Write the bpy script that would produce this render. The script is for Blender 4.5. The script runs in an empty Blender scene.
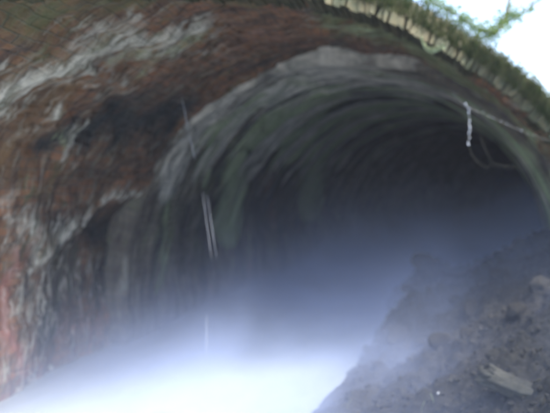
import bpy, bmesh, math, random
import numpy as np
from mathutils import Vector, Matrix, noise as mnoise

R_ = math.radians
random.seed(7)
rng = np.random.default_rng(11)
scn = bpy.context.scene
col = scn.collection

# ------------------------------------------------------------------ place
AX, AZ = -0.933, 0.568          # tunnel axis (runs along +Y), metres; water level is z = 0
CAMZ = 1.78
R_OUT, R_IN, R_EXT = 2.58, 2.50, 2.81
Y_STEP = 5.85                   # where the old brick mouth meets the inner lining
Y_END = 24.0

_MU = [-2.7, -1.35, -0.7, 0.5, 1.2, 2.0, 2.7]
_MY = [1.2, 2.50, 3.38, 4.34, 4.98, 5.12, 5.15]
def mouth_y(u):
    """depth of the broken, skewed mouth edge at sideways distance u from the axis"""
    return np.interp(u, _MU, _MY)

def bend(Y):
    """how far the bore has swung to the right at depth Y"""
    q = np.clip(np.asarray(Y, float) - 6.3, 0, None)
    return np.where(q < 8, 0.026 * q * q, 0.026 * 64 + 0.416 * (q - 8))

def at(px, py, Y):
    """a point seen at px, py of the photograph, Y metres in front of the lens"""
    return Vector(((px - 440) / 540 * Y, Y, CAMZ + (180 - py) / 540 * Y))

# ------------------------------------------------------------------ noise
_T = rng.random(4096)
def _h(i, j, k, s):
    return _T[(i * 374761 + j * 668265 + k * 2147483 + s * 9176 + (i * j) * 31 + (j * k) * 17) % 4096]
def vnoise(x, y, z=0.0, s=0):
    x, y, z = np.broadcast_arrays(np.asarray(x, float), np.asarray(y, float), np.asarray(z, float))
    i, j, k = (np.floor(a).astype(np.int64) for a in (x, y, z))
    f, g, h = x - i, y - j, z - k
    f, g, h = (a * a * (3 - 2 * a) for a in (f, g, h))
    out = 0
    for a in (0, 1):
        for b in (0, 1):
            for c in (0, 1):
                w = (f if a else 1 - f) * (g if b else 1 - g) * (h if c else 1 - h)
                out = out + w * _h(i + a, j + b, k + c, s)
    return out
def fbm(x, y, z=0.0, s=0, o=4):
    t, amp, tot = 0, 1.0, 0
    for n in range(o):
        t = t + amp * vnoise(x * 2.03 ** n, y * 2.03 ** n, np.asarray(z) * 2.03 ** n, s + n * 13)
        tot += amp; amp *= 0.5
    return t / tot
def sstep(a, b, x):
    t = np.clip((x - a) / (b - a), 0, 1)
    return t * t * (3 - 2 * t)

# ------------------------------------------------------------------ object helpers
def tag(o, label=None, cat=None, group=None, kind=None):
    for k, v in (('label', label), ('category', cat), ('group', group), ('kind', kind)):
        if v: o[k] = v
    return o
def empty(name, loc=(0, 0, 0)):
    o = bpy.data.objects.new(name, None); col.objects.link(o); o.location = loc
    return o
def link(name, me, mat, parent=None, smooth=True):
    if mat: me.materials.append(mat)
    if smooth:
        me.polygons.foreach_set('use_smooth', [True] * len(me.polygons))
    o = bpy.data.objects.new(name, me); col.objects.link(o)
    if parent is not None:
        o.parent = parent
        o.matrix_parent_inverse = Matrix.Translation(parent.location).inverted()
    return o
def grid_mesh(name, P, uv=None, attrs=None, flip=False):
    n, m = P.shape[:2]
    idx = np.arange(n * m).reshape(n, m)
    q = np.stack([idx[:-1, :-1], idx[1:, :-1], idx[1:, 1:], idx[:-1, 1:]], -1).reshape(-1, 4)
    if flip: q = q[:, ::-1]
    me = bpy.data.meshes.new(name)
    me.vertices.add(n * m); me.vertices.foreach_set('co', P.reshape(-1).astype(np.float32))
    me.loops.add(q.size); me.loops.foreach_set('vertex_index', q.reshape(-1).astype(np.int32))
    me.polygons.add(len(q)); me.polygons.foreach_set('loop_start', (np.arange(len(q)) * 4).astype(np.int32))
    me.update(calc_edges=True); me.validate()
    if uv is not None:
        l = me.uv_layers.new(name='UVMap')
        l.data.foreach_set('uv', uv.reshape(-1, 2)[q.reshape(-1)].reshape(-1).astype(np.float32))
    for k, a in (attrs or {}).items():
        c = me.color_attributes.new(k, 'FLOAT_COLOR', 'POINT')
        full = np.ones((n * m, 4), np.float32); full[:, :3] = a.reshape(-1, 3)
        c.data.foreach_set('color', full.reshape(-1))
    return me
def from_bm(name, bm):
    me = bpy.data.meshes.new(name); bm.to_mesh(me); bm.free()
    return me

def tube(bm, pts, radii, n=6):
    """a tapered tube along points, closed at both ends"""
    pts = [Vector(p) for p in pts]
    rings = []
    up = Vector((0.3, 0.2, 1)).normalized()
    for i, p in enumerate(pts):
        d = (pts[min(i + 1, len(pts) - 1)] - pts[max(i - 1, 0)]).normalized()
        a = d.cross(up)
        if a.length < 1e-3: a = d.cross(Vector((1, 0, 0)))
        a.normalize(); b = d.cross(a)
        r = radii[i] if hasattr(radii, '__len__') else radii
        rings.append([bm.verts.new(p + (a * math.cos(k * math.tau / n) + b * math.sin(k * math.tau / n)) * r) for k in range(n)])
    for A, B in zip(rings, rings[1:]):
        for k in range(n):
            bm.faces.new((A[k], A[(k + 1) % n], B[(k + 1) % n], B[k]))
    bm.faces.new(rings[0][::-1]); bm.faces.new(rings[-1])
def spline(pts, n=24):
    pts = [Vector(p) for p in pts]
    out = []
    for i in range(len(pts) - 1):
        p0, p1, p2, p3 = pts[max(i - 1, 0)], pts[i], pts[i + 1], pts[min(i + 2, len(pts) - 1)]
        for k in range(n):
            t = k / n
            out.append(0.5 * ((2 * p1) + (p2 - p0) * t + (2 * p0 - 5 * p1 + 4 * p2 - p3) * t * t + (3 * p1 - p0 - 3 * p2 + p3) * t ** 3))
    out.append(pts[-1])
    return out

# ------------------------------------------------------------------ node helpers
def new_mat(name):
    m = bpy.data.materials.new(name); m.use_nodes = True
    nt = m.node_tree
    for n in list(nt.nodes): nt.nodes.remove(n)
    out = nt.nodes.new('ShaderNodeOutputMaterial')
    return m, nt, out
class NT:
    def __init__(s, nt): s.nt = nt
    def n(s, t, **kw):
        x = s.nt.nodes.new(t)
        for k, v in kw.items(): setattr(x, k, v)
        return x
    def l(s, a, b): s.nt.links.new(a, b)
    def val(s, sock, v):
        if hasattr(v, 'is_linked') or isinstance(v, bpy.types.NodeSocket): s.l(v, sock)
        else: sock.default_value = v
    def noise(s, vec, scale, detail=5, rough=0.6, dist=0.0):
        x = s.n('ShaderNodeTexNoise'); s.l(vec, x.inputs['Vector'])
        x.inputs['Scale'].default_value = scale; x.inputs['Detail'].default_value = detail
        x.inputs['Roughness'].default_value = rough; x.inputs['Distortion'].default_value = dist
        return x.outputs['Fac']
    def ramp(s, fac, a, b, lo=0.0, hi=1.0):
        x = s.n('ShaderNodeMapRange'); x.interpolation_type = 'SMOOTHSTEP'
        s.val(x.inputs['Value'], fac)
        x.inputs['From Min'].default_value = a; x.inputs['From Max'].default_value = b
        x.inputs['To Min'].default_value = lo; x.inputs['To Max'].default_value = hi
        return x.outputs['Result']
    def math(s, op, a, b=0.0):
        x = s.n('ShaderNodeMath', operation=op)
        s.val(x.inputs[0], a); s.val(x.inputs[1], b)
        return x.outputs[0]
    def mix(s, fac, a, b):
        x = s.n('ShaderNodeMix', data_type='RGBA')
        s.val(x.inputs[0], fac)
        for sock, v in ((x.inputs[6], a), (x.inputs[7], b)):
            if isinstance(v, tuple): sock.default_value = (*v, 1)
            else: s.l(v, sock)
        return x.outputs[2]
    def scale(s, vec, xyz):
        x = s.n('ShaderNodeMapping'); s.l(vec, x.inputs['Vector']); x.inputs['Scale'].default_value = xyz
        return x.outputs['Vector']
    def bump(s, h, strength, dist, normal=None):
        x = s.n('ShaderNodeBump'); s.l(h, x.inputs['Height'])
        x.inputs['Strength'].default_value = strength; x.inputs['Distance'].default_value = dist
        if normal: s.l(normal, x.inputs['Normal'])
        return x.outputs['Normal']

def vault_material(name, inner):
    """old tunnel brick, with lime crust, moss, soot, rust and algae, plus painted shade and lit edges, where the zone attributes say"""
    m, nt, out = new_mat(name); N = NT(nt)
    uv = N.n('ShaderNodeUVMap', uv_map='UVMap').outputs['UV']
    geo = N.n('ShaderNodeTexCoord').outputs['Object']
    z1 = N.n('ShaderNodeAttribute', attribute_name='zone_a'); z2 = N.n('ShaderNodeAttribute', attribute_name='zone_b')
    s1 = N.n('ShaderNodeSeparateColor'); N.l(z1.outputs['Color'], s1.inputs[0])
    s2 = N.n('ShaderNodeSeparateColor'); N.l(z2.outputs['Color'], s2.inputs[0])
    lime_lit, moss, soot_shade = s1.outputs; rust, ochre, algae = s2.outputs
    # brick courses run along the tunnel
    wob = N.n('ShaderNodeTexNoise'); N.l(uv, wob.inputs['Vector']); wob.inputs['Scale'].default_value = 3.0
    add = N.n('ShaderNodeVectorMath', operation='MULTIPLY_ADD')
    N.l(wob.outputs['Color'], add.inputs[0]); add.inputs[1].default_value = (0.06, 0.05, 0); N.l(uv, add.inputs[2])
    bk = N.n('ShaderNodeTexBrick'); N.l(add.outputs[0], bk.inputs['Vector'])
    bk.inputs['Scale'].default_value = 1.0; bk.inputs['Brick Width'].default_value = 0.23
    bk.inputs['Row Height'].default_value = 0.078; bk.inputs['Mortar Size'].default_value = 0.007
    bk.inputs['Mortar Smooth'].default_value = 0.5; bk.inputs['Bias'].default_value = -0.1
    if inner:
        bk.inputs['Color1'].default_value = (0.22, 0.195, 0.145, 1); bk.inputs['Color2'].default_value = (0.125, 0.105, 0.075, 1)
        bk.inputs['Mortar'].default_value = (0.15, 0.14, 0.13, 1)
    else:
        bk.inputs['Color1'].default_value = (0.34, 0.15, 0.068, 1); bk.inputs['Color2'].default_value = (0.17, 0.088, 0.042, 1)
        bk.inputs['Mortar'].default_value = (0.15, 0.115, 0.09, 1)
    # weathering dragged round the curve of the vault (uv.x runs along the tunnel, uv.y round it)
    strk = N.noise(N.scale(uv, (9.0, 0.9, 1)), 1.0, 6, 0.65, 0.3)
    strk2 = N.noise(N.scale(uv, (12.0, 2.0, 1) if inner else (30.0, 4.0, 1)), 1.0, 4, 0.6, 0.4)
    blot = N.noise(geo, 2.2, 6, 0.65, 0.4)
    fine = N.noise(geo, 26.0, 5, 0.7)
    drag = N.noise(N.scale(uv, (9.0, 2.6, 1) if inner else (15.0, 4.0, 1)), 1.0, 6, 0.65, 0.6)
    drag2 = N.noise(N.scale(uv, (5.5, 0.9, 1) if inner else (8.5, 1.9, 1)), 1.3, 6, 0.6, 0.5)
    c = N.mix(N.ramp(blot, 0.35, 0.7, 0.0, 0.7), bk.outputs['Color'], (0.10, 0.085, 0.07) if inner else (0.12, 0.075, 0.04))
    c = N.mix(N.ramp(strk, 0.5, 0.72, 0, 0.75), c, (0.05, 0.042, 0.04))
    c = N.mix(N.ramp(strk2, 0.58, 0.74, 0, 0.5), c, (0.24, 0.21, 0.17))
    c = N.mix(N.math('MULTIPLY', N.ramp(drag, 0.5, 0.68, 0, 0.85), N.ramp(blot, 0.36, 0.6, 0.15, 1)), c, (0.36, 0.36, 0.28))
    c = N.mix(N.ramp(drag2, 0.52, 0.34, 0, 0.7), c, (0.026, 0.025, 0.02))
    c = N.mix(N.math('MULTIPLY', N.ramp(drag2, 0.52, 0.68, 0, 0.7), N.ramp(blot, 0.58, 0.4)), c, (0.14, 0.18, 0.07))
    def lay(c, mask, colr, lo, hi, nz=None, k=0.9):
        f = N.math('ADD', mask, N.math('MULTIPLY', N.math('SUBTRACT', nz, 0.5), k))
        f = N.math('MULTIPLY', N.ramp(f, lo, hi), N.ramp(mask, 0.02, 0.15))
        return N.mix(f, c, colr), f
    c, _ = lay(c, ochre, (0.19, 0.11, 0.045), 0.3, 1.0, drag2, 1.2)
    c, _ = lay(c, rust, (0.36, 0.15, 0.11), 0.25, 0.9, drag, 1.3)
    c, _ = lay(c, soot_shade, (0.02, 0.026, 0.028), 0.2, 0.9, drag2, 1.2)
    c, _ = lay(c, algae, (0.42, 0.52, 0.29), 0.22, 0.7, strk2, 0.9)
    c, _ = lay(c, moss, (0.10, 0.125, 0.04), 0.25, 0.95, drag2, 1.1)
    limec = N.mix(N.ramp(drag, 0.32, 0.66), (0.36, 0.37, 0.32) if inner else (0.24, 0.25, 0.17), (0.74, 0.72, 0.62))
    c, fl = lay(c, lime_lit, limec, 0.12, 1.0, drag, 1.9)
    h = N.math('ADD', N.math('MULTIPLY', bk.outputs['Fac'], -0.5), N.math('MULTIPLY', fine, 0.9))
    h = N.math('ADD', h, N.math('MULTIPLY', strk2, 0.8))
    h = N.math('ADD', h, N.math('MULTIPLY', fl, 0.7))
    b = N.n('ShaderNodeBsdfPrincipled'); N.l(c, b.inputs['Base Color'])
    N.l(N.ramp(blot, 0.3, 0.7, 0.42, 0.85), b.inputs['Roughness'])
    N.l(N.bump(h, 0.8, 0.022), b.inputs['Normal'])
    N.l(b.outputs[0], out.inputs['Surface'])
    return m

def earthy_material(name, cols, scale=3.0, bump=0.03, rough=0.8, stretch=(1, 1, 1)):
    m, nt, out = new_mat(name); N = NT(nt)
    geo = N.scale(N.n('ShaderNodeTexCoord').outputs['Object'], stretch)
    a = N.noise(geo, scale, 7, 0.65, 0.5); f = N.noise(geo, scale * 7, 6, 0.7, 0.2)
    info = N.n('ShaderNodeObjectInfo').outputs['Random']
    c = N.mix(N.ramp(a, 0.35, 0.68), cols[0], cols[1])
    c = N.mix(N.ramp(f, 0.52, 0.72, 0, 0.8), c, cols[2])
    c = N.mix(N.math('MULTIPLY', info, 0.45), c, cols[3] if len(cols) > 3 else cols[0])
    h = N.math('ADD', N.math('MULTIPLY', a, 1.0), N.math('MULTIPLY', f, 0.5))
    b = N.n('ShaderNodeBsdfPrincipled'); N.l(c, b.inputs['Base Color'])
    N.l(N.ramp(f, 0.3, 0.7, rough - 0.25, rough + 0.1), b.inputs['Roughness'])
    N.l(N.bump(h, 0.8, bump), b.inputs['Normal'])
    N.l(b.outputs[0], out.inputs['Surface'])
    return m

def leaf_material(name, c1, c2, trans=0.35):
    m, nt, out = new_mat(name); N = NT(nt)
    geo = N.n('ShaderNodeTexCoord').outputs['Object']
    c = N.mix(N.ramp(N.noise(geo, 9.0, 4), 0.35, 0.65), c1, c2)
    d = N.n('ShaderNodeBsdfDiffuse'); N.l(c, d.inputs['Color'])
    t = N.n('ShaderNodeBsdfTranslucent'); N.l(c, t.inputs['Color'])
    x = N.n('ShaderNodeMixShader'); x.inputs[0].default_value = trans
    N.l(d.outputs[0], x.inputs[1]); N.l(t.outputs[0], x.inputs[2]); N.l(x.outputs[0], out.inputs['Surface'])
    return m

M_old = vault_material('old_brick_weathered', False)
M_inner = vault_material('lining_brick_weathered', True)
M_ring = earthy_material('mossy_brick_ends', ((0.028, 0.042, 0.014), (0.105, 0.092, 0.042), (0.125, 0.11, 0.055), (0.06, 0.045, 0.028)), 6.0, 0.02)
M_rubble = earthy_material('wet_rubble_earth', ((0.014, 0.013, 0.008), (0.032, 0.028, 0.017), (0.12, 0.108, 0.066)), 4.0, 0.05)
M_rock = earthy_material('rubble_stone', ((0.020, 0.019, 0.013), (0.045, 0.040, 0.027), (0.13, 0.118, 0.075), (0.018, 0.017, 0.013)), 6.0, 0.03)
M_slab = earthy_material('pale_lichen_stone', ((0.035, 0.034, 0.022), (0.085, 0.08, 0.054), (0.16, 0.15, 0.105)), 7.0, 0.02)
M_pebble = earthy_material('white_pebble', ((0.6, 0.6, 0.56), (0.75, 0.75, 0.72), (0.8, 0.8, 0.78)), 12.0, 0.01)
M_earth = earthy_material('hill_earth', ((0.05, 0.06, 0.025), (0.09, 0.085, 0.045), (0.13, 0.11, 0.07)), 1.5, 0.05)
M_ground = earthy_material('cutting_ground', ((0.10, 0.085, 0.065), (0.17, 0.15, 0.115), (0.26, 0.24, 0.2)), 1.8, 0.05)
M_bark = earthy_material('bark', ((0.08, 0.055, 0.04), (0.14, 0.10, 0.075), (0.2, 0.16, 0.12)), 8.0, 0.03, stretch=(1, 1, 0.2))
M_leaf = leaf_material('tree_leaves', (0.06, 0.115, 0.03), (0.15, 0.21, 0.06), 0.55)
M_grass = leaf_material('edge_grass', (0.04, 0.06, 0.022), (0.085, 0.097, 0.045), 0.3)
M_fern = leaf_material('pale_leaf', (0.22, 0.27, 0.15), (0.30, 0.34, 0.21), 0.3)
M_root = earthy_material('pale_root', ((0.08, 0.085, 0.06), (0.13, 0.13, 0.10), (0.18, 0.18, 0.14)), 20.0, 0.003)

def drop_material():
    m, nt, out = new_mat('water_drops'); N = NT(nt)
    geo = N.n('ShaderNodeTexCoord').outputs['Object']
    b = N.n('ShaderNodeBsdfPrincipled')
    N.l(N.mix(N.ramp(N.noise(geo, 40.0, 3), 0.4, 0.6), (0.72, 0.78, 0.86), (0.92, 0.95, 1.0)), b.inputs['Base Color'])
    b.inputs['Roughness'].default_value = 0.12; b.inputs['IOR'].default_value = 1.33
    b.inputs['Transmission Weight'].default_value = 0.25
    N.l(b.outputs[0], out.inputs['Surface'])
    return m
M_drop = drop_material()

def water_material():
    m, nt, out = new_mat('milky_stream_water'); N = NT(nt)
    geo = N.n('ShaderNodeTexCoord').outputs['Object']
    w = N.noise(N.scale(geo, (1.0, 0.5, 1)), 5.0, 4, 0.5, 0.6)
    b = N.n('ShaderNodeBsdfPrincipled')
    N.l(N.mix(N.ramp(w, 0.35, 0.65), (0.28, 0.32, 0.33), (0.31, 0.35, 0.36)), b.inputs['Base Color'])
    b.inputs['Roughness'].default_value = 0.18; b.inputs['IOR'].default_value = 1.33
    N.l(N.bump(w, 0.35, 0.02), b.inputs['Normal'])
    N.l(b.outputs[0], out.inputs['Surface'])
    return m
M_water = water_material()

# ------------------------------------------------------------------ stains and crusts, with some painted shade and lit edges, as (path, half width) on the brick
def stroke(px, py, path, w):
    """0..1 nearness of wall points to a drawn-out patch; path points are (x, y, half width)"""
    best = np.full(px.shape, 9.0)
    for (x0, y0, w0), (x1, y1, w1) in zip(path, path[1:]):
        dx, dy = x1 - x0, y1 - y0
        t = np.clip(((px - x0) * dx + (py - y0) * dy) / (dx * dx + dy * dy + 1e-9), 0, 1)
        d = np.hypot(px - x0 - t * dx, py - y0 - t * dy) / (1.25 * (w0 + (w1 - w0) * t))
        best = np.minimum(best, d)
    return np.clip(1 - best / 2, 0, 1) * w        # 0.5 on the rim

OLD = {
 'lime_lit': [
   ([(-25, 105, 24), (62, 62, 26), (130, 45, 20), (205, 28, 12)], 0.40),
   ([(-25, 112, 9), (0, 97, 10), (30, 76, 12), (62, 60, 13), (92, 46, 12), (130, 33, 9), (165, 26, 7), (200, 22, 5)], 1.0),
   ([(80, 62, 8), (93, 66, 5)], 0.9), ([(112, 42, 7), (150, 42, 5)], 0.75),
   ([(46, 118, 5), (54, 112, 3)], 0.85), ([(70, 150, 3), (84, 128, 5), (92, 122, 3)], 0.5),
   ([(124, 92, 5), (132, 84, 3)], 0.5), ([(100, 70, 8), (118, 76, 6)], 0.4),
   ([(30, 268, 5), (44, 250, 7), (60, 236, 7), (76, 222, 4), (92, 206, 4), (118, 196, 5), (140, 190, 6), (160, 174, 7), (176, 160, 5)], 0.66),  # lit rim of the broken springing, painted in as pale colour
   ([(40, 290, 4), (44, 270, 4), (38, 330, 3)], 0.6), ([(5, 216, 5), (20, 222, 5)], 0.55),
   ([(0, 60, 14), (60, 40, 10)], 0.34), ([(10, 215, 30), (50, 290, 30), (20, 370, 26)], 0.42), ([(110, 280, 20), (130, 320, 16)], 0.3), ([(68, 160, 4), (76, 140, 3)], 0.35)],
 'moss': [
   ([(-40, 20, 40), (60, 4, 24), (150, -4, 12), (260, -4, 8)], 0.62), ([(330, 8, 12), (380, 26, 14), (430, 54, 12), (480, 92, 8), (540, 150, 8)], 0.7),
   ([(20, 190, 14), (50, 200, 12), (60, 175, 10)], 0.5), ([(0, 60, 20), (30, 44, 14)], 0.55),
   ([(100, 260, 14), (120, 230, 8)], 0.4), ([(30, 240, 20), (70, 260, 20), (60, 300, 20)], 0.45), ([(150, 200, 10), (140, 280, 12)], 0.55), ([(150, 52, 12), (190, 44, 10)], 0.35)],
 'soot_shade': [  # includes painted shade in the hollows, wall recess and gap behind the ring
   ([(60, 142, 10), (100, 128, 22), (150, 118, 26), (182, 104, 16)], 0.85), ([(100, 240, 14), (140, 215, 22), (150, 260, 18)], 0.9),
   ([(210, 62, 10), (160, 96, 14)], 0.5), ([(40, 60, 6), (80, 44, 4)], 0.2), ([(80, 180, 18), (140, 165, 12)], 0.55),
   ([(250, 72, 8), (330, 50, 7), (400, 62, 7), (440, 86, 6)], 0.6), ([(60, 300, 14), (90, 290, 14)], 0.5), ([(56, 232, 24), (66, 300, 26), (50, 330, 18)], 0.85), ([(120, 290, 24), (130, 250, 24)], 0.9), ([(20, 210, 18), (28, 290, 14)], 0.6)],
 'rust': [
   ([(88, 214, 4), (84, 242, 3)], 1.0), ([(8, 250, 6), (4, 330, 9), (16, 370, 8)], 0.85), ([(30, 350, 8), (60, 330, 8), (120, 310, 8)], 0.55),
   ([(24, 228, 4), (16, 262, 4)], 0.6), ([(230, 30, 26), (300, 34, 20)], 0.38), ([(60, 40, 5), (24, 52, 4)], 0.4)],
 'ochre': [
   ([(-10, 160, 20), (20, 130, 22), (50, 100, 16), (80, 78, 8)], 0.8), ([(10, 40, 14), (50, 28, 12)], 0.5), ([(380, 18, 8), (440, 60, 8), (500, 110, 8)], 0.6)],
 'algae': [([(330, 16, 10), (390, 32, 13), (440, 60, 12), (490, 100, 10), (550, 150, 10)], 0.55), ([(120, 60, 8), (180, 32, 10), (196, 26, 8)], 0.45), ([(75, 130, 5), (70, 150, 4)], 0.4), ([(440, 80, 8), (500, 130, 8), (560, 180, 10)], 0.5)],  # first stroke also paints bounce light onto the shaded arch underside
}
NEW = {
 'lime_lit': [
   ([(166, 190, 7), (176, 158, 8), (196, 124, 9), (222, 98, 10), (256, 78, 11), (300, 68, 11), (345, 66, 10), (390, 74, 8), (440, 92, 5)], 1.0),  # lit face of the ring painted in along with its limewash
   ([(190, 150, 4), (226, 112, 4), (262, 92, 4)], 0.6), ([(240, 120, 5), (280, 92, 5), (330, 78, 5)], 0.85), ([(238, 150, 4), (268, 122, 5), (310, 98, 5)], 0.6), ([(240, 162, 5), (236, 190, 7), (229, 232, 6)], 0.3),
   ([(300, 86, 7), (360, 78, 8), (400, 84, 6)], 0.65)],
 'moss': [([(320, 110, 16), (380, 96, 10)], 0.5), ([(170, 230, 10), (205, 250, 10)], 0.45), ([(215, 175, 10), (200, 210, 8)], 0.5)],
 'soot_shade': [
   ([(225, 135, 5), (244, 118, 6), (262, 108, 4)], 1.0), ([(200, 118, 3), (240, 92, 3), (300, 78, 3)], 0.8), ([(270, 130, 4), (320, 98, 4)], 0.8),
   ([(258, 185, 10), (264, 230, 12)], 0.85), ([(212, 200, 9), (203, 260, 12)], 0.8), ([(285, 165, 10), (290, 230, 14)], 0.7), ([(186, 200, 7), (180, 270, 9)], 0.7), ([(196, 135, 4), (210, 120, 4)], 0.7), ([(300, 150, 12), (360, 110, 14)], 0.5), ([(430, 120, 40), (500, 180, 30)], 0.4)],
 'rust': [([(265, 175, 12), (275, 215, 14)], 0.55), ([(215, 108, 4), (190, 145, 4)], 0.5), ([(200, 290, 10), (260, 270, 10)], 0.5)],
 'ochre': [([(185, 140, 5), (210, 108, 5)], 0.5)],
 'algae': [
   ([(240, 162, 7), (236, 190, 9), (229, 232, 8)], 1.0), ([(168, 196, 7), (162, 240, 7), (156, 290, 5)], 0.5),
   ([(255, 146, 8), (290, 120, 10), (340, 98, 8)], 0.95), ([(222, 140, 5), (250, 112, 6), (290, 92, 5)], 0.6), ([(318, 155, 10), (312, 205, 9)], 0.8), ([(208, 170, 3), (204, 182, 3)], 0.8),
   ([(240, 150, 8), (300, 140, 7)], 0.5), ([(460, 106, 6), (520, 148, 6), (556, 200, 7)], 0.5)],
}
def zones(P, table, u, v, fu=2.2, fv=5.0):
    x, y, z = P[..., 0], np.maximum(P[..., 1], 0.6), P[..., 2]
    px = 440 + 540 * x / y; py = 180 - 540 * (z - CAMZ) / y
    wx = (fbm(u * fu, v * fv, 0, 3, 5) - 0.5) * 42 * fv / 5; wy = (fbm(u * fu, v * fv, 7.3, 5, 5) - 0.5) * 42
    px, py = px + wx, py + wy
    ch = {k: np.zeros(px.shape) for k in ('lime_lit', 'moss', 'soot_shade', 'rust', 'ochre', 'algae')}
    for k, lst in table.items():
        for path, w in lst:
            ch[k] = np.maximum(ch[k], stroke(px, py, path, w))
    return (np.stack([ch['lime_lit'], ch['moss'], ch['soot_shade']], -1), np.stack([ch['rust'], ch['ochre'], ch['algae']], -1), ch)

def section(R, n, wall=0.72):
    """horseshoe section from the left foot over the crown to the right foot: offsets (u, w), outward normal, arc length"""
    L = 2 * wall + math.pi * R
    s = np.linspace(0, L, n)
    u = np.empty(n); w = np.empty(n); nu = np.empty(n); nw = np.empty(n)
    for i, a in enumerate(s):
        if a < wall: u[i], w[i], nu[i], nw[i] = -R, a - wall, -1, 0
        elif a > L - wall: u[i], w[i], nu[i], nw[i] = R, L - wall - a, 1, 0
        else:
            t = (a - wall) / R; u[i], w[i] = -R * math.cos(t), R * math.sin(t); nu[i], nw[i] = -math.cos(t), math.sin(t)
    return u, w, nu, nw, s

# ------------------------------------------------------------------ the tunnel: one thing
tunnel = empty('brick_tunnel', (AX, 5.0, 0))
tag(tunnel, 'old brick tunnel with stained barrel vault running into darkness and mist', 'tunnel')

def soft_groove(v, centre, width): return np.exp(-((v - centre) / width) ** 2)

# brown broken brick vault of the mouth
nS, nY = 620, 330
u, w, nu, nw, s = section(R_OUT, nS)
ym = mouth_y(u) + (fbm(s * 3, 0 * s, 0, 21) - 0.5) * 0.16 + 0.10
t = np.linspace(0, 1, nY)
Y = ym[:, None] + (Y_STEP + 0.12 - ym[:, None]) * t[None, :]
U, W, NU, NW, S = (np.repeat(a[:, None], nY, 1) for a in (u, w, nu, nw, s))
base = np.stack([AX + U, Y, AZ + W], -1)
za, zb, ch = zones(base, OLD, S, Y)
d = (fbm(S * 1.3, Y * 1.3, 0, 31, 5) - 0.5) * 0.22 + (fbm(S * 6, Y * 9, 0, 37, 4) - 0.5) * 0.055
d += (np.floor(fbm(S * 2.2, Y * 1.2, 4.0, 41, 3) * 6) / 6 - 0.5) * 0.10          # spalled courses
pyb = 180 - 540 * (base[..., 2] - CAMZ) / np.maximum(Y, .6); pxb = 440 + 540 * base[..., 0] / np.maximum(Y, .6)
edge = pyb - np.interp(pxb + (fbm(S * 3, Y * 3, 2, 51) - .5) * 30, [-60, 36, 92, 164, 200], [330, 262, 208, 180, 150])
hollow = sstep(-8, 34, edge) * sstep(20, 70, pxb)                                  # the wall below the broken springing stands back
d += hollow * 0.13
d -= ch['lime_lit'] * 0.07
d += ch['soot_shade'] * 0.05
d *= sstep(0.0, 0.02, t)[None, :] * 0.6 + 0.4
P = base + np.stack([NU * d, 0 * d, NW * d], -1)
link('vault', grid_mesh('mouth_vault', P, np.stack([Y, S], -1), {'zone_a': za, 'zone_b': zb}), M_old, tunnel)

# inner lining: lime-streaked rings
nS2, nY2 = 460, 520
u, w, nu, nw, s = section(R_IN, nS2)
y0 = Y_STEP + (fbm(s * 2.0, 0 * s, 3, 61) - 0.5) * 0.10
t = np.linspace(0, 1, nY2)
Y = y0[:, None] + (Y_END - Y_STEP) * (0.15 * t + 0.85 * t ** 2.6)[None, :]
U, W, NU, NW, S = (np.repeat(a[:, None], nY2, 1) for a in (u, w, nu, nw, s))
base = np.stack([AX + U + bend(Y), Y, AZ + W], -1)
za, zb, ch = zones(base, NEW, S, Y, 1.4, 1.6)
d = (fbm(S * 0.5, Y * 5.0, 0, 71, 4) - 0.5) * 0.11 + (fbm(S * 4, Y * 7, 0, 77, 4) - 0.5) * 0.035 + (fbm(S * .8, Y * .6, 1, 79, 3) - .5) * 0.16
d += ch['soot_shade'] * 0.06 - ch['lime_lit'] * 0.025
# natural ring-joint streaks all the way in, lime and algae alternating
ringn = fbm(S * 0.4, Y * 5.5, 5, 83, 4)
far = sstep(5.9, 6.6, Y) * (1 - sstep(10, 17, Y))
za[..., 0] = np.maximum(za[..., 0], sstep(0.47, 0.62, ringn) * 0.9 * far * sstep(1.4, 2.6, S))
zb[..., 2] = np.maximum(zb[..., 2], sstep(0.44, 0.60, fbm(S * 0.4, Y * 3.2, 9, 89, 4)) * 0.85 * far * (0.3 + 0.7 * sstep(1.9, 3.0, S)))
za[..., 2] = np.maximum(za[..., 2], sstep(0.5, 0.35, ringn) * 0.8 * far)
P = base + np.stack([NU * d, 0 * d, NW * d], -1)
# the first row is pulled out to the old vault, which makes the ring's face
face = base[:, :1] + np.stack([NU[:, :1], 0 * NU[:, :1], NW[:, :1]], -1) * 0.34
face[..., 1] += 0.01
P = np.concatenate([face, P], 1)
uvS = np.concatenate([S[:, :1], S], 1); uvY = np.concatenate([Y[:, :1] - 0.2, Y], 1)
za = np.concatenate([za[:, :1], za], 1); zb = np.concatenate([zb[:, :1], zb], 1)
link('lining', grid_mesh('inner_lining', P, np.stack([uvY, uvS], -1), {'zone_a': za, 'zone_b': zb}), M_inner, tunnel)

# far end, lost in the dark
bm = bmesh.new()
ring = [bm.verts.new((AX + float(bend(Y_END)) + a * 1.03, Y_END - 0.1, AZ + b * 1.03)) for a, b in zip(u[::10], w[::10])]
bm.faces.new(ring)
link('end_wall', from_bm('end_wall', bm), M_rubble, tunnel, False)

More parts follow.
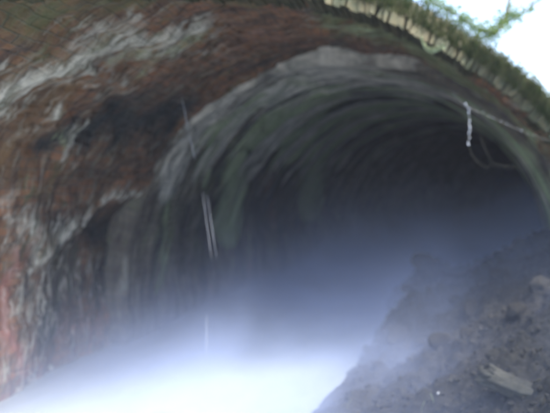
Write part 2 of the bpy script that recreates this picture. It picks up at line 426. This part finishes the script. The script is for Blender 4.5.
# arch ring of brick ends round the mouth: extrados and ragged brick ends in one part
bm = bmesh.new()
n_b = 200
for i in range(n_b):
    a0 = R_(-96) + R_(192) * i / n_b; a1 = R_(-96) + R_(192) * (i + 0.99) / n_b
    for r0, r1 in ((R_OUT - 0.045, R_OUT + 0.075), (R_OUT + 0.08, R_EXT)):
        j = random.uniform(-0.012, 0.02); k = random.uniform(-0.012, 0.012); q = random.uniform(-.012, .012)
        if random.random() < 0.05: j += random.uniform(0.03, 0.08)
        vs = []
        for aa, rr, dy in ((a0, r0, 0), (a1, r0, 0), (a1, r1, 0), (a0, r1, 0), (a0, r0, .34), (a1, r0, .34), (a1, r1, .34), (a0, r1, .34)):
            aa += q / 2.6 + random.uniform(-.004, .004); rr += k + random.uniform(-.012, .012)
            uu = rr * math.sin(aa)
            vs.append(bm.verts.new((AX + uu, float(mouth_y(uu)) + j + dy + random.uniform(-.01, .01), AZ + rr * math.cos(aa))))
        for f in ((0, 1, 2, 3), (7, 6, 5, 4), (0, 4, 5, 1), (1, 5, 6, 2), (2, 6, 7, 3), (3, 7, 4, 0)):
            bm.faces.new([vs[x] for x in f])
bmesh.ops.recalc_face_normals(bm, faces=bm.faces)
bmesh.ops.bevel(bm, geom=list(bm.edges), offset=0.004, segments=1, affect='EDGES')
link('arch_ring', from_bm('arch_ring', bm), M_ring, tunnel, False)
# mortar and earth backing behind the brick ends
tt = np.linspace(R_(-97), R_(97), 160)
rows = []
for rr, dy in ((R_OUT + 0.0, 0.085), (R_EXT - 0.03, 0.07), (R_EXT - 0.03, 0.6)):
    uu = rr * np.sin(tt)
    rows.append(np.stack([AX + uu, mouth_y(uu) + dy, AZ + rr * np.cos(tt)], -1))
link('arch_backing', grid_mesh('arch_backing', np.stack(rows, 1)), M_rubble, tunnel)

# ------------------------------------------------------------------ ground
def bank_h(x, y):
    edge = np.interp(y, [2.5, 4, 5, 6, 7, 8], [-1.5, -1.12, -0.92, -0.80, -0.68, -0.58]) + (fbm(x * 0 + y * 1.9, y * 0, 0, 97) - .5) * 0.26
    h = np.clip((x + 0.80), 0, None) * 0.45
    h = np.maximum(h, np.clip(x - edge, 0, 0.45) * (0.32 + 0.75 * sstep(4.6, 6.2, y)))
    h = np.minimum(h, 1.35 + 0 * h)
    fade = 1 - sstep(8.0, 9.6, y + 0.35 * (x - 0.6))
    h = h * fade
    h = h + 0.34 * np.exp(-(((x + 0.30) / 0.33) ** 2 + ((y - 7.9) / 0.5) ** 2))
    h = h + 0.10 * np.exp(-(((x - 0.55) / 0.3) ** 2 + ((y - 6.6) / 0.5) ** 2))
    rough = sstep(-0.02, 0.25, h)
    h = h + rough * ((fbm(x * 2.2, y * 2.2, 0, 101, 5) - 0.5) * 0.36 + np.abs(fbm(x * 7, y * 7, 0, 103, 4) - 0.5) * 0.16)
    return h - 0.04
def on_bank(px, py):
    Yd = 1.2
    while Yd < 12:
        q = at(px, py, Yd)
        if q.z <= float(bank_h(np.float64(q.x), np.float64(q.y))): return q
        Yd += 0.01
    return q
def out_h(x, y):
    """the open cutting in front of the mouth, with an added unseen bluff"""
    r = np.maximum(bank_h(np.minimum(x, 1.9), y), -0.05)
    right = sstep(1.5, 4.2, x) * 1.5 + sstep(2.0, 4.6, x) * (1 - sstep(4.5, 5.2, y)) * 3.8  # last term is an added bluff, out of view, that shades the bank
    left = sstep(-3.4, -6.0, x) * 2.4
    far = (sstep(6, 30, np.abs(x)) * 1.5)
    return r + right + left + far + (fbm(x * .7, y * .7, 0, 107, 4) - .5) * 0.2 * sstep(0.1, 1, right + left)

xs = np.linspace(-1.5, 1.95, 260); ys = np.concatenate([np.linspace(1.2, 7, 330), np.linspace(7.03, 10, 110)])
X, Yg = np.meshgrid(xs, ys, indexing='ij')
o = link('rubble_bank', grid_mesh('rubble_bank', np.stack([X, Yg, bank_h(X, Yg)], -1)), M_rubble); tag(o, kind='structure')

# terrain: the cutting floor and added bluff before the tunnel and the bed under the water
xs = np.concatenate([np.linspace(-400, -12, 14), np.linspace(-11, 11, 90), np.linspace(12, 400, 14)])
ys = np.concatenate([np.linspace(-400, -12, 14), np.linspace(-11, 5.1, 70)])
X, Yg = np.meshgrid(xs, ys, indexing='ij')
Z = out_h(X, Yg) - 0.05
Z = np.where((X > -3.6) & (X < 2.0) & (Yg > 1.0), -0.16, Z)
o = link('ground', grid_mesh('ground', np.stack([X, Yg, Z], -1)), M_ground); tag(o, kind='structure')
xs = np.linspace(AX - 2.9, AX + 2.9, 8); ys = np.linspace(-8, Y_END, 12)
X, Yg = np.meshgrid(xs, ys, indexing='ij')
o = link('stream_bed', grid_mesh('stream_bed', np.stack([X + bend(Yg), Yg, 0 * X - 0.25], -1)), M_ground); tag(o, kind='structure')
xs = np.linspace(AX - 2.75, AX + 2.6, 30); ys = np.linspace(-7, Y_END - 0.2, 90)
X, Yg = np.meshgrid(xs, ys, indexing='ij')
o = link('stream_water', grid_mesh('stream_water', np.stack([X + bend(Yg), Yg, 0 * X], -1)), M_water); tag(o, kind='structure')

# hill over the tunnel, its face starting just behind the arch ring
uu = np.concatenate([np.linspace(-398, -12, 12), np.linspace(-11, -2.95, 24), np.linspace(-2.78, 2.78, 80), np.linspace(2.95, 11, 24), np.linspace(12, 398, 12)])
tt = np.concatenate([[0, 0.0], np.linspace(0.004, 0.06, 40), np.linspace(0.08, 1, 16)])
H = np.zeros((len(uu), len(tt), 3))
for i, a in enumerate(uu):
    y_0 = float(mouth_y(a)) + 0.12
    for j, b in enumerate(tt):
        yy = y_0 + 400 * b
        side = 2.05 + 0.06 * max(0, min(abs(a), 12) - 3)
        a_ = a - float(bend(min(yy, 26))) if yy < 40 else 9
        cover = AZ + math.sqrt(max(0, (R_EXT + 0.12 * (yy > y_0 + 1)) ** 2 - a_ * a_)) if abs(a_) < R_EXT else -9
        zz = max(side if abs(a) > 2.2 or yy > y_0 + 3 else -9, cover + 0.03 * min(1, (yy - y_0) * 2))
        if j == 0 and abs(a) > R_EXT: zz = -0.4
        elif j > 1: zz += 0.04 * (float(vnoise(a * 1.3, yy * 1.3, 0, 5)) - 0.6)
        H[i, j] = (AX + a, yy, zz)
o = link('hillside', grid_mesh('hillside', H), M_earth); tag(o, kind='structure')

# ------------------------------------------------------------------ rubble stones, one object each
def rock_mesh(seed, flat=(1, 0.8, 0.55), rough=0.35, cuts=7):
    r = random.Random(seed)
    bm = bmesh.new(); bmesh.ops.create_icosphere(bm, subdivisions=4, radius=1)
    planes = []
    for _ in range(cuts):
        v = Vector((r.gauss(0, 1), r.gauss(0, 1), r.gauss(0, 1))).normalized(); planes.append((v, r.uniform(0.55, 0.85)))
    off = Vector((r.random() * 50, r.random() * 50, r.random() * 50))
    for v in bm.verts:
        p = v.co.copy()
        for nrm, dd in planes:
            k = p.dot(nrm) - dd
            if k > 0: p -= nrm * k * 0.92
        p *= 1 + rough * 0.35 * mnoise.noise(p * 1.4 + off) + rough * 0.18 * mnoise.noise(p * 5 + off)
        v.co = Vector((p.x * flat[0], p.y * flat[1], p.z * flat[2]))
    return from_bm('stone', bm)
protos = [rock_mesh(k, (1, random.uniform(.6, .95), random.uniform(.4, .75))) for k in range(9)]
for me in protos:
    me.materials.append(M_rock); me.polygons.foreach_set('use_smooth', [True] * len(me.polygons))
spots = []
big = [(520, 262, 7.0, .20), (474, 262, 7.4, .16), (500, 285, 5.9, .15), (540, 300, 5.0, .17), (450, 275, 7.0, .15),
       (424, 280, 7.6, .20), (410, 312, 6.4, .13), (470, 318, 5.3, .13), (515, 335, 4.5, .14), (395, 350, 5.3, .14), (440, 352, 4.7, .12)]
for px, py, Yd, r in big:
    p = at(px, py, Yd); spots.append((p.x, p.y, r))
tries = 0
while len(spots) < 62 and tries < 4000:
    tries += 1
    y = random.uniform(3.0, 8.6); x = random.uniform(-0.75, 1.45)
    r = random.choice((.04, .05, .06, .07, .09))
    if abs(x - .42) < .35 and abs(y - 3.25) < .35: continue
    if all((x - a) ** 2 + (y - b) ** 2 > (r + c) ** 2 for a, b, c in spots): spots.append((x, y, r))
for k, (x, y, r) in enumerate(spots):
    o = bpy.data.objects.new('rubble_stone', protos[k % 9]); col.objects.link(o)
    z = float(bank_h(np.float64(x), np.float64(y)))
    o.location = (x, y, z + r * 0.18); o.scale = (r * random.uniform(.9, 1.3), r, r)
    o.rotation_euler = (random.uniform(-.4, .4), random.uniform(-.5, .2), random.uniform(0, 6.28))
    if k < len(big): tag(o, 'larger dark rubble stone half sunk in the bank by the right wall', 'stone', 'large stones in the rubble bank')
    else: tag(o, 'small dark stone lying loose on the rubble bank', 'stone', 'small stones on the rubble bank')
# pale flat slab
me = rock_mesh(77, (0.36, 0.085, 0.034), 1.3, 12)
o = link('stone_slab', me, M_slab)
q = on_bank(511, 386); sx, sy = q.x, q.y
o.location = (sx, sy, float(bank_h(np.float64(sx), np.float64(sy))) + 0.008)
o.rotation_euler = (R_(30), R_(4), R_(-46))
tag(o, 'long pale lichen covered stone slab tilted on the rubble at lower right', 'stone slab')
me = rock_mesh(78, (0.009, 0.012, 0.008)); o = link('pebble', me, M_pebble)
p = on_bank(438, 395); o.location = (p[0], p[1], float(bank_h(np.float64(p[0]), np.float64(p[1]))) + 0.012)
tag(o, 'tiny white pebble on the front of the rubble bank', 'pebble')
# loose gravel between the stones
bm = bmesh.new()
for _ in range(2600):
    x = random.uniform(-.9, 1.5); y = random.uniform(2.4, 8.5)
    z = float(bank_h(np.float64(x), np.float64(y)))
    if z < 0.02: continue
    r = random.uniform(.006, .024)
    mt = Matrix.Translation((x, y, z + r * .3)) @ Matrix.Rotation(random.uniform(0, 6), 4, Vector((random.random(), random.random(), random.random() + .1)).normalized()) @ Matrix.Diagonal((r * 1.4, r, r * .7, 1))
    bmesh.ops.create_icosphere(bm, subdivisions=1, radius=1, matrix=mt)
o = link('gravel', from_bm('gravel', bm), M_rock, None, False); tag(o, 'loose grit and gravel strewn over the rubble bank', 'gravel', None, 'stuff')

# pale dry stalks sticking up at the bank's front
for (px, py, lean) in ((347, 405, .25), (421, 408, .2), (434, 400, -.2)):
    q = on_bank(px, py + 4)
    bm = bmesh.new()
    tube(bm, spline([q - Vector((0, 0, .03)), q + Vector((lean * .03, 0, .03)), q + Vector((lean * .12, .01, .065))], 5), 0.0022, 5)
    o = link('dry_stalk', from_bm('stalk', bm), M_fern)
    tag(o, 'short pale dry stalk poking out of the misty front of the bank', 'stalk', 'dry stalks on the bank')

# ------------------------------------------------------------------ hanging strands and drips at the mouth
def strand(name, pts, rad, label, cat, mat, bead=None, group=None, bmat=None):
    path = spline(pts, 16)
    bm = bmesh.new(); tube(bm, path, rad, 5)
    o = link(name, from_bm(name, bm), mat); tag(o, label, cat, group)
    if bead:
        for p in path[::bead[0]]:
            bm = bmesh.new()
            r = bead[1] * random.uniform(.4, 1.2)
            off = Vector((random.uniform(-1, 1), 0, random.uniform(-1, 1))) * bead[2]
            bmesh.ops.create_icosphere(bm, subdivisions=2, radius=1, matrix=Matrix.Translation(p + off) @ Matrix.Diagonal((r, r, r * random.uniform(1.2, 2.4), 1)))
            link('water_drop', from_bm('water_drop', bm), bmat or M_drop, o)
    return o
D = 4.95
strand('hanging_root', [at(466, 104, D), at(469, 114, D), at(469.5, 130, D), at(468.5, 145, D)], 0.002,
       'white root strand thick with water drops hanging straight down from the arch', 'hanging root', M_root, (3, .0062, .006))
strand('trailing_root', [at(452, 92, D + .1), at(466, 106, D), at(488, 116, D), at(512, 127, D - .05), at(535, 136, D - .1), at(575, 149, D - .2)], 0.0022,
       'white beaded root strand strung sideways along the right of the arch', 'hanging root', M_root, (4, .0038, .010))
strand('looped_root', [at(470, 112, D), at(468, 140, D), at(474, 158, D), at(486, 167, D), at(494, 164, D), at(502, 166, D), at(524, 167, D), at(545, 160, D), at(565, 150, D)], 0.0011,
       'thin grey green root looping down below the arch edge', 'hanging root', M_root)
strand('thin_root', [at(477, 118, D), at(482, 140, D), at(492, 164, D)], 0.0010, 'faint thread of root hanging inside the loop at right', 'hanging root', M_root)
DD = 4.4
def drip(segs, label):
    bm = bmesh.new()
    for (a, b, r) in segs:
        n = 9
        tube(bm, [a.lerp(b, k / n) for k in range(n + 1)], [r * (0.25 + 0.75 * math.sin(math.pi * min(1, (k + .5) / n))) * random.uniform(.7, 1.2) for k in range(n + 1)], 6)
    o = link('water_drip', from_bm('drip', bm), M_drop); tag(o, label, 'water drip')
drip([(at(182, 98, DD), at(189, 134, DD), .0018), (at(189, 134, DD), at(195.5, 160, DD), .0020)], 'thin thread of dripping water falling before the left side of the vault')
drip([(at(202.5, 192, DD), at(212, 262, DD), .0014), (at(207, 195, DD), at(217, 260, DD), .0012)], 'bright double thread of falling water in front of the left wall')
drip([(at(206.5, 316, DD), at(206.5, 362, DD), .0013)], 'short faint thread of water dropping into the mist over the stream')

# ------------------------------------------------------------------ plants on the arch edge and the tree beyond
bm = bmesh.new()
for _ in range(24000):
    a = R_(random.uniform(-62, 74)); rr = R_EXT + (random.uniform(-.05, .03) if random.random() < .3 else random.uniform(-.19, 0))
    uu_ = rr * math.sin(a)
    b = Vector((AX + uu_, float(mouth_y(uu_)) + (random.uniform(-0.03, .35) if rr > R_EXT - .05 else random.uniform(-.03, .03)), AZ + rr * math.cos(a)))
    out = Vector((math.sin(a), 0, math.cos(a)))
    L = random.uniform(.02, .06) * (1.9 if random.random() < .08 else 1)
    tip = b + out * L + Vector((random.uniform(-.6, .35) * L, random.uniform(-.7, .3) * L, random.uniform(-.3, .2) * L))
    side = Vector((random.uniform(-1, 1), random.uniform(-1, 1), random.uniform(-1, 1))).normalized() * random.uniform(.003, .006)
    mid = (b + tip) / 2 + out * L * .15
    v = [bm.verts.new(b - side), bm.verts.new(b + side), bm.verts.new(mid + side * .8), bm.verts.new(mid - side * .8), bm.verts.new(tip)]
    bm.faces.new((v[0], v[1], v[2], v[3])); bm.faces.new((v[3], v[2], v[4]))
for _ in range(420):
    a = R_(random.choice((random.gauss(26, 9), random.gauss(44, 6), random.uniform(-30, 70)))); rr = R_EXT + random.uniform(-.04, .04)
    uu_ = rr * math.sin(a)
    b = Vector((AX + uu_, float(mouth_y(uu_)) + random.uniform(-.03, .05), AZ + rr * math.cos(a)))
    L = random.uniform(.06, .24); lean = random.uniform(-.8, .8)
    pts_ = [b + Vector((lean * L * t_, -L * .45 * t_, L * (.55 * t_ - 1.1 * t_ * t_))) for t_ in (0, .33, .66, 1)]
    for A_, B_, w0_, w1_ in zip(pts_, pts_[1:], (.004, .005, .003), (.005, .003, .001)):
        q_ = [bm.verts.new(A_ + Vector((-w0_, 0, 0))), bm.verts.new(A_ + Vector((w0_, 0, 0))), bm.verts.new(B_ + Vector((w1_, 0, 0))), bm.verts.new(B_ + Vector((-w1_, 0, 0)))]
        bm.faces.new(q_)
o = link('grass', from_bm('grass', bm), M_grass, None, False); tag(o, 'short olive grass and moss fringing the top of the arch', 'grass', None, 'stuff')

def leaf(bm, base_, dirv, L, wd, bend=0.25):
    dirv = dirv.normalized()
    side = dirv.cross(Vector((random.uniform(-1, 1), random.uniform(-1, 1), random.uniform(-1, 1)))).normalized()
    nrm = dirv.cross(side)
    rows = []
    for k, (t, ww) in enumerate(((0, .12), (.3, .8), (.6, .9), (.85, .5), (1, .05))):
        c = base_ + dirv * L * t - nrm * bend * L * t * t
        rows.append((bm.verts.new(c - side * wd * ww), bm.verts.new(c + side * wd * ww)))
    for A, B in zip(rows, rows[1:]): bm.faces.new((A[0], A[1], B[1], B[0]))

# pale curled fern leaf hanging on the ring
plant = empty('hanging_fern', at(423, 38, 4.55)); tag(plant, 'small pale curled fern hanging on the mossy brick ring', 'fern')
bm = bmesh.new()
pth = spline([at(421, 36, 4.55), at(424, 46, 4.5), at(431, 51, 4.48), at(443, 46, 4.47)], 10)
tube(bm, pth, 0.005, 5)
link('stem', from_bm('fern_stem', bm), M_fern, plant)
bm = bmesh.new()
for k in range(3, len(pth) - 1):
    for sgn in (-1, 1):
        leaf(bm, pth[k], (pth[k + 1] - pth[k]).normalized() * .6 + Vector((0, -.3, sgn * .7)), .035, .010)
link('leaves', from_bm('fern_leaves', bm), M_fern, plant)

def branch_tree(label, base_, limbs, crown_pts, mat_leaf, trunk_r, n_leaf=26, spread=.22, lsize=.07):
    tr = empty('tree', base_); tag(tr, label, 'tree')
    bm = bmesh.new()
    for pts, r0, r1 in limbs:
        path = spline(pts, 8); n = len(path)
        tube(bm, path, [r0 + (r1 - r0) * k / (n - 1) for k in range(n)], 8)
    link('trunk', from_bm('trunk', bm), M_bark, tr)
    bm = bmesh.new()
    for c, k, sp in crown_pts:
        for _ in range(k):
            p = c + Vector((random.gauss(0, sp), random.gauss(0, sp * 1.3), random.gauss(0, sp * .7)))
            leaf(bm, p, Vector((random.uniform(-1, 1), random.uniform(-1, 1), random.uniform(-1.2, .3))), lsize * random.uniform(.6, 1.3), lsize * .28)
    link('crown', from_bm('crown', bm), mat_leaf, tr, False)
    return tr
TB = Vector((2.75, 10.5, 2.0))
top = TB + Vector((-0.15, 0, 3.6))
b1 = [TB + Vector((-.1, 0, 3.0)), at(520, -40, 9.6), at(508, 8, 9.2), at(497, 31, 9.0), at(478, 28, 8.9), at(452, 12, 8.8), at(428, -2, 8.7)]
b2 = [TB + Vector((-.1, 0, 2.6)), at(560, -30, 9.8), at(535, 2, 9.5), at(510, 22, 9.3)]
crown = []
for path, k, sp in ((spline(b1[2:], 10), 30, .11), (spline(b2[1:], 8), 20, .11)):
    for p in path: crown.append((p, k, sp))
for _ in range(150):
    p = TB + Vector((random.gauss(.2, 1.3), random.gauss(.3, 1.3), random.uniform(3.1, 5.6)))
    q = 180 - 540 * (p.z - CAMZ) / p.y
    if q < -25: crown.append((p, 26, .25))
for _ in range(10):
    crown.append((at(random.uniform(546, 562), random.uniform(60, 84), 10.2), 9, .06))
branch_tree('leafy tree hanging its green branches over the bright gap above the arch', TB,
            [([TB - Vector((0, 0, .3)), TB + Vector((-.05, 0, 1.8)), top], .16, .07), (b1, .05, .012), (b2, .04, .01)], crown, M_leaf, .16)

# ------------------------------------------------------------------ air: even haze, and the mist lying on the water
def box_mesh(name, lo, hi):
    bm = bmesh.new(); bmesh.ops.create_cube(bm, size=1)
    for v in bm.verts: v.co = Vector([lo[k] + (v.co[k] + .5) * (hi[k] - lo[k]) for k in range(3)])
    return from_bm(name, bm)
HAZE = 0.002
m, nt, out = new_mat('haze_air'); N = NT(nt)
pv = N.n('ShaderNodeVolumePrincipled'); pv.inputs['Color'].default_value = (.82, .87, 1, 1); pv.inputs['Density'].default_value = HAZE
N.l(pv.outputs[0], out.inputs['Volume'])
o = link('haze', box_mesh('haze', (-410, -410, -3), (410, 410, 14)), m, None, False); tag(o, kind='stuff')

MIST = 1.0
m, nt, out = new_mat('tunnel_mist'); N = NT(nt)
geo = N.n('ShaderNodeTexCoord').outputs['Object']
sep = N.n('ShaderNodeSeparateXYZ'); N.l(geo, sep.inputs[0])
mx, my, mz = sep.outputs
bil = N.noise(geo, 0.8, 3, 0.5, 0.6)
# height above the water, or above the rubble where the bank rises
over = N.math('SUBTRACT', mz, N.math('MULTIPLY', N.math('MAXIMUM', N.math('ADD', mx, 0.8), 0.0), 0.40))
over = N.math('MAXIMUM', over, 0.0)
low = N.math('MULTIPLY', N.math('POWER', 2.718, N.math('MULTIPLY', over, -4.2)), 0.85)
high = N.math('MULTIPLY', N.math('POWER', 2.718, N.math('MULTIPLY', over, -2.5)), N.math('MULTIPLY', N.ramp(my, 4.4, 8.6, 0.04, 0.78), N.ramp(mx, -3.2, -1.8, 0.14, 1.0)))
den = N.math('ADD', low, high)
den = N.math('MULTIPLY', den, N.ramp(bil, 0.32, 0.68, 0.25, 1.75))
den = N.math('MULTIPLY', den, N.ramp(mx, -0.95, 0.6, 1.0, 0.19))
den = N.math('MULTIPLY', den, N.ramp(my, 0.9, 3.2, 0.0, 1.0))
den = N.math('MULTIPLY', den, N.ramp(mz, 1.5, 2.3, 1.0, 0.0))
den = N.math('MULTIPLY', den, MIST)
pv = N.n('ShaderNodeVolumePrincipled'); pv.inputs['Color'].default_value = (.58, .69, .97, 1)
N.l(den, pv.inputs['Density']); N.l(pv.outputs[0], out.inputs['Volume'])
o = link('mist', box_mesh('mist', (AX - 2.45, 0.8, 0.01), (AX + 5.5, 18, 2.35)), m, None, False)
tag(o, 'pale blue mist lying over the stream and thinning towards the vault', 'mist', None, 'stuff')

# ------------------------------------------------------------------ light
SUN_EL, SUN_AZ = R_(52), R_(97)       # azimuth from +Y (north) clockwise: behind and to the right of the lens
sun = bpy.data.lights.new('sun', 'SUN'); sun.energy = 1.5; sun.angle = R_(16); sun.color = (1, .96, .9)
so = bpy.data.objects.new('sun', sun); col.objects.link(so)
sd = Vector((math.sin(SUN_AZ) * math.cos(SUN_EL), math.cos(SUN_AZ) * math.cos(SUN_EL), math.sin(SUN_EL)))
so.rotation_euler = sd.to_track_quat('Z', 'Y').to_euler()
wd = bpy.data.worlds.new('World'); scn.world = wd; wd.use_nodes = True
nt = wd.node_tree
sky = nt.nodes.new('ShaderNodeTexSky'); sky.sky_type = 'NISHITA'; sky.sun_disc = False
sky.sun_elevation = SUN_EL; sky.sun_rotation = SUN_AZ; sky.air_density = 1.0; sky.dust_density = 3.0
bg = nt.nodes['Background']; bg.inputs['Strength'].default_value = 0.15
nt.links.new(sky.outputs[0], bg.inputs['Color'])

# ------------------------------------------------------------------ camera
cam = bpy.data.cameras.new('camera'); cam.sensor_width = 36; cam.lens = 36 * 540 / 550
cam.shift_x = -165 / 550; cam.shift_y = -26.5 / 550
cam.clip_start = 0.05; cam.clip_end = 1500
cam.dof.use_dof = True; cam.dof.focus_distance = 1.9; cam.dof.aperture_fstop = 1.4
co = bpy.data.objects.new('camera', cam); col.objects.link(co)
co.location = (0, 0, CAMZ); co.rotation_euler = (R_(90), 0, 0)
scn.camera = co

vs = scn.view_settings
vs.view_transform = 'Standard'; vs.look = 'None'; vs.exposure = 2.65; vs.gamma = 1; vs.use_curve_mapping = False
cy = scn.cycles
cy.use_denoising = True; cy.denoiser = 'OPENIMAGEDENOISE'
cy.max_bounces = 8; cy.diffuse_bounces = 5; cy.volume_bounces = 3; cy.glossy_bounces = 3
cy.volume_step_rate = 2.0; cy.volume_max_steps = 128
cy.sample_clamp_indirect = 6
